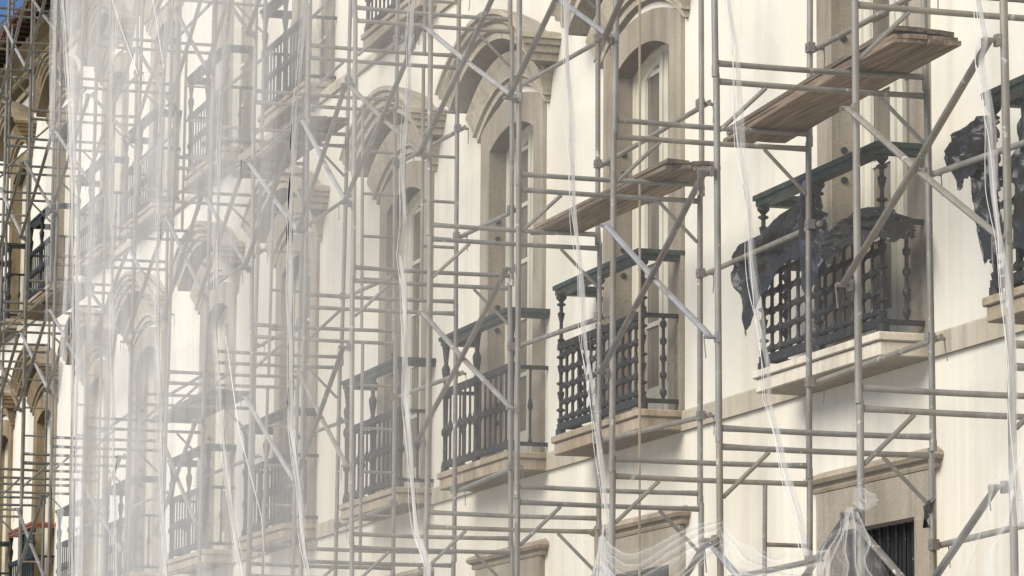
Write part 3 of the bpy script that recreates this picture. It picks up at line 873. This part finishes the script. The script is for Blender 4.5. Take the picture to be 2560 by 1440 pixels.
def spline(P_, t):
    k = t * (len(P_) - 1); i = min(int(k), len(P_) - 2); f_ = k - i
    q = [Vector(P_[max(0, min(len(P_) - 1, i + d))]) for d in (-1, 0, 1, 2)]
    return .5 * ((2 * q[1]) + (-q[0] + q[2]) * f_ + (2 * q[0] - 5 * q[1] + 4 * q[2] - q[3]) * f_ ** 2 + (-q[0] + 3 * q[1] - 3 * q[2] + q[3]) * f_ ** 3)
def swag(pts_top, pts_bot, seed, lab, amp=.04, base=.10, nf=9., fan=False, nu=110, nv=60):
    bm = bmesh.new(); rows = []; dens = []
    b0 = Vector(pts_bot[0])
    for j in range(nv + 1):
        v_ = j / nv; row = []
        for i in range(nu + 1):
            u = i / nu; p = spline(pts_top, u).lerp(spline(pts_bot, u), v_)
            a, b = (v_, u) if not fan else (u, v_)
            dn = mnoise.noise(Vector((b * 3 + seed, a * 3.5, seed)))
            w_ = a * nf + .7 * dn + .25 * mnoise.noise(Vector((b * 5, a * 6, seed + 5)))
            rid = abs(math.sin(PI * w_))
            p = p + Vector((0, .03 + amp * .5 * rid + amp * .6 * dn, .014 * dn + .006 * mnoise.noise(Vector((u * 22, v_ * 4, seed)))))
            row.append(p - b0)
            fine = mnoise.noise(Vector((b * 9, a * 46, seed + 2)))
            e = min(1., .15 + 7 * min(u, 1 - u), .15 + 9 * (1 - v_)) * (1.25 if v_ < .05 else 1)
            dens.append(max(.0, min(.92, base * .95 * e * (1 + .6 * dn) + .40 * (1 - rid) ** 4.5 + .16 * (1 - abs(math.sin(PI * (w_ * 2.3 + .4 + dn)))) ** 5 * e + .07 * max(0, fine))))
        rows.append(row)
    grid(bm, rows)
    o = link('net_swag', bm, SWAGM, None, True, False); o.location = b0
    at_ = o.data.attributes.new('folds', 'FLOAT', 'POINT'); at_.data.foreach_set('value', dens)
    tag(o, lab, 'net'); return o
swag([(20.64, .1, 1.70), (20.1, .14, 1.58), (19.4, .16, 1.585), (18.8, .15, 1.63), (18.46, .12, 1.63)],
     [(20.68, .12, 1.40), (20.0, .2, 1.20), (19.3, .24, 1.22), (18.8, .2, 1.34), (18.5, .12, 1.50)], 1.3, 'white net hem gathered in a swag below the grid-railed balcony', .05, .19, 6.)
swag([(18.46, .12, 1.63), (18.2, .12, 1.49), (17.8, .12, 1.42), (17.4, .1, 1.38), (17.05, .1, 1.37)],
     [(18.5, .13, 1.50), (18.25, .2, 1.26), (17.85, .2, 1.12), (17.45, .14, 1.10), (17.05, .12, 1.14)], 4.1, 'white net hem sagging between the second and third poles from right', .05, .17, 3.5)
swag([(17.08, .1, 1.40), (16.95, .1, 1.45), (16.80, .08, 1.55), (16.72, .08, 1.55), (16.66, .08, 1.50)],
     [(17.6, .16, 1.05), (17.15, .2, .95), (16.7, .26, .90), (16.2, .22, .90), (15.8, .16, .92)], 7.7, 'white net bunch tied to the second pole, fanning out downward', .05, .10, 7., True)
swag([(16.76, .07, 1.66), (16.66, .06, 1.65), (16.5, .06, 1.60)], [(16.72, .1, 1.58), (16.58, .1, 1.53), (16.44, .08, 1.55)], 2.2, 'small white tuft of torn net on the second pole', .012, .16, .8, False, 40, 20)
swag([(20.60, .1, 1.76), (20.66, .1, 1.72), (20.72, .1, 1.64)], [(20.35, .14, 1.36), (20.60, .15, 1.30), (20.80, .14, 1.32)], 9.2, 'knotted white net bunch on the fourth pole, at swag end', .03, .25, 5., True, 30, 40)
swag([(15.3, .12, 1.36), (15.0, .12, 1.55), (14.75, .12, 1.7), (14.4, .12, 1.75)], [(15.9, .16, .8), (15.4, .2, .8), (14.9, .2, .8), (14.4, .2, .8)], 12.6, 'sheer net corner hanging at the lower right edge', .04, .12, 3., True)

# ------------------------------------------------------------------ black sheeting, cloth, scraps
def draped(rows_, yb, seed, mat, name, lab, cat, amp=.05, n=14):
    bm = bmesh.new(); out = []
    for ri, (z, xl, xr) in enumerate(rows_):
        row = []
        for j in range(n + 1):
            u = j / n; x = xl + (xr - xl) * u
            d = mnoise.noise(Vector((x * 2.6, z * 2.2, seed))) + .5 * mnoise.noise(Vector((x * 7, z * 5, seed + 3)))
            row.append((x + .03 * mnoise.noise(Vector((z * 6, u * 3, seed))), yb + amp * (1 + d), z + .025 * mnoise.noise(Vector((x * 5, z * 4, seed)))))
        out.append(row)
    c = out[-1][0]
    out = [[Vector(p) - Vector(c) for p in r] for r in out]
    grid(bm, out); o = link(name, bm, mat, None, True, False); o.location = c
    sub = o.modifiers.new('sub', 'SUBSURF'); sub.levels = 1; sub.render_levels = 1
    tag(o, lab, cat); return o
def sheeting(top, bot, seed, mat, name, lab, cat, pleats, amp, nu=70, nv=34, rag=.05):
    """crumpled sheet hung from a top line; pleats run down it, the hem is ragged"""
    bm = bmesh.new(); rows = []; b0 = Vector(bot[0])
    for j in range(nv + 1):
        v_ = j / nv; row = []
        for i in range(nu + 1):
            u = i / nu
            p = spline(top, u); q = spline(bot, u)
            q = q + Vector((0, 0, rag * mnoise.noise(Vector((u * 14, seed, 0))) + rag * .7 * mnoise.noise(Vector((u * 37, seed, 4)))))
            p = p.lerp(q, v_)
            w_ = u * pleats + 1.0 * mnoise.noise(Vector((u * 3, v_ * 1.6, seed))) + .3 * mnoise.noise(Vector((u * 8, v_ * 7, seed)))
            fold = 1 - abs(((w_ % 1) * 2) - 1)
            cr = abs(mnoise.noise(Vector((u * 9 + v_ * 5, v_ * 8 - u * 3, seed + 8)))) + .5 * abs(mnoise.noise(Vector((u * 21, v_ * 17, seed + 9))))
            row.append(p + Vector((.012 * mnoise.noise(Vector((u * 9, v_ * 6, seed + 1))), amp * (fold * 1.0 + cr * .28 - .2) * (.35 + .65 * math.sin(PI * min(1, v_ + .12))), .012 * cr)) - b0)
        rows.append(row)
    grid(bm, rows); o = link(name, bm, mat, None, True, False); o.location = b0
    tag(o, lab, cat); return o
sheeting([(22.50, -1.42, 3.80), (22.35, -1.42, 3.81), (22.0, -1.42, 3.84), (21.6, -1.43, 3.90), (21.3, -1.45, 3.97), (21.10, -1.46, 4.02), (21.0, -1.46, 4.03)],
         [(22.20, -1.40, 3.18), (22.16, -1.40, 3.22), (21.9, -1.40, 3.42), (21.7, -1.40, 3.50), (21.5, -1.40, 3.58), (21.3, -1.40, 3.56), (21.18, -1.42, 3.60)], 2.0, BLACKP,
         'plastic_sheet', 'torn black plastic sheet slung from far corner to middle post of ornate balcony', 'plastic sheet', 3.2, .075, 70, 34, .025)
sheeting([(21.14, -1.40, 4.03), (21.08, -1.39, 4.04), (21.0, -1.39, 4.02), (20.94, -1.40, 3.98)],
         [(21.22, -1.40, 3.42), (21.02, -1.36, 3.30), (20.84, -1.36, 3.40), (20.72, -1.40, 3.64)], 5.0, BLUEP,
         'plastic_sheet', 'blue-lined black plastic fin hanging from the middle post of ornate balcony', 'plastic sheet', 2., .08, 40, 34, .02)
sheeting([(21.0, -1.44, 3.50), (20.8, -1.43, 3.62), (20.55, -1.43, 3.70), (20.32, -1.44, 3.74), (20.17, -1.55, 3.72), (20.16, -1.70, 3.66)],
         [(21.1, -1.42, 3.34), (20.85, -1.40, 3.42), (20.6, -1.38, 3.47), (20.35, -1.37, 3.50), (20.08, -1.52, 3.51), (20.1, -1.72, 3.53)], 9.0, BLACKN,
         'netting_heap', 'flecked black netting slumped over the near corner of the ornate balcony', 'netting', 3., .10, 70, 34, .03)
sheeting([(19.02, -1.44, 3.86), (18.86, -1.42, 3.93), (18.6, -1.40, 3.97), (18.4, -1.42, 3.96), (18.28, -1.44, 3.90)],
         [(18.86, -1.42, 3.74), (18.78, -1.40, 3.60), (18.66, -1.38, 3.62), (18.5, -1.38, 3.66), (18.3, -1.42, 3.68)], 14.0, BLUEP,
         'plastic_sheet', 'bunched blue-black plastic knotted on the balcony post at the right edge', 'plastic sheet', 2.4, .09, 44, 22, .03)
sheeting([(18.72, -1.44, 3.78), (18.62, -1.43, 3.80), (18.5, -1.42, 3.80), (18.36, -1.42, 3.78), (18.26, -1.44, 3.74)],
         [(18.52, -1.43, 3.12), (18.48, -1.42, 3.14), (18.42, -1.40, 3.12), (18.34, -1.40, 3.14), (18.26, -1.44, 3.16)], 21.0, BLACKP,
         'plastic_sheet', 'narrow black plastic wrap hanging down the balcony post at the right edge', 'plastic sheet', 2.6, .07, 44, 40, .02)
sheeting([(18.05, -1.44, 3.90), (17.8, -1.43, 3.98), (17.4, -1.42, 4.0), (17.0, -1.42, 3.98), (16.6, -1.44, 3.95)],
         [(18.1, -1.43, 3.16), (17.8, -1.42, 3.10), (17.4, -1.40, 3.10), (17.0, -1.40, 3.10), (16.6, -1.42, 3.1)], 27.0, BLACKP,
         'plastic_sheet', 'broad black plastic sheet covering the balcony railing cut by the right edge', 'plastic sheet', 5., .08, 80, 34, .03)
draped([(4.12, 52.5, 51.1), (3.95, 52.5, 51.1), (3.7, 52.4, 51.1), (3.5, 52.3, 51.1), (3.3, 52.3, 51.1), (3.05, 52.2, 51.1)], -1.60, 5.0, GREENC, 'shade_cloth', 'dark green shade cloth hung under the red-brown handrail at lower left', 'cloth', .04)
bm = bmesh.new()
for (dx, dz, w) in ((-.06, .02, .05), (.05, -.05, .05), (.0, .05, .03), (.02, -.10, .035)):
    vs = [bm.verts.new((dx + rng.uniform(-w, w), rng.uniform(-.03, .03), dz + rng.uniform(-w, w))) for _ in range(4)]
    ctr = bm.verts.new((dx * .2, .02, dz * .2))
    for a, b in zip(vs, vs[1:]): bm.faces.new((ctr, a, b))
bmesh.ops.create_icosphere(bm, subdivisions=1, radius=.03)
o = link('plastic_scrap', bm, BLACKP); o.location = (18.99, -1.27, 1.78)
tag(o, 'small black plastic scrap knotted to the inner pole above the ground floor window', 'scrap')

# ------------------------------------------------------------------ light
SUN_EL, SUN_AZ = math.radians(38), math.radians(22)      # azimuth from the facade normal, toward the camera side
to_sun = Vector((-math.sin(SUN_AZ) * math.cos(SUN_EL), math.cos(SUN_AZ) * math.cos(SUN_EL), math.sin(SUN_EL)))
sl_ = bpy.data.lights.new('sun', 'SUN'); so = bpy.data.objects.new('sun', sl_); C.objects.link(so)
sl_.energy = 4.75; sl_.angle = math.radians(44); sl_.color = (1.0, .955, .88)
so.rotation_euler = to_sun.to_track_quat('Z', 'Y').to_euler(); so.location = to_sun * 60
w = bpy.data.worlds.new('World'); sc.world = w; w.use_nodes = True
nt = w.node_tree; bg = nt.nodes['Background']
sky = nt.nodes.new('ShaderNodeTexSky'); sky.sky_type = 'NISHITA'; sky.sun_disc = False
sky.sun_elevation = SUN_EL; sky.sun_rotation = math.atan2(to_sun.x, to_sun.y)
sky.altitude = 4000; sky.air_density = .8; sky.dust_density = .0; sky.ozone_density = 4
nt.links.new(sky.outputs[0], bg.inputs[0]); bg.inputs[1].default_value = .115
sc.view_settings.view_transform = 'Standard'; sc.view_settings.look = 'None'; sc.view_settings.exposure = 0
sc.cycles.transparent_max_bounces = 16; sc.cycles.max_bounces = 7; sc.cycles.diffuse_bounces = 4
sc.cycles.use_denoising = True
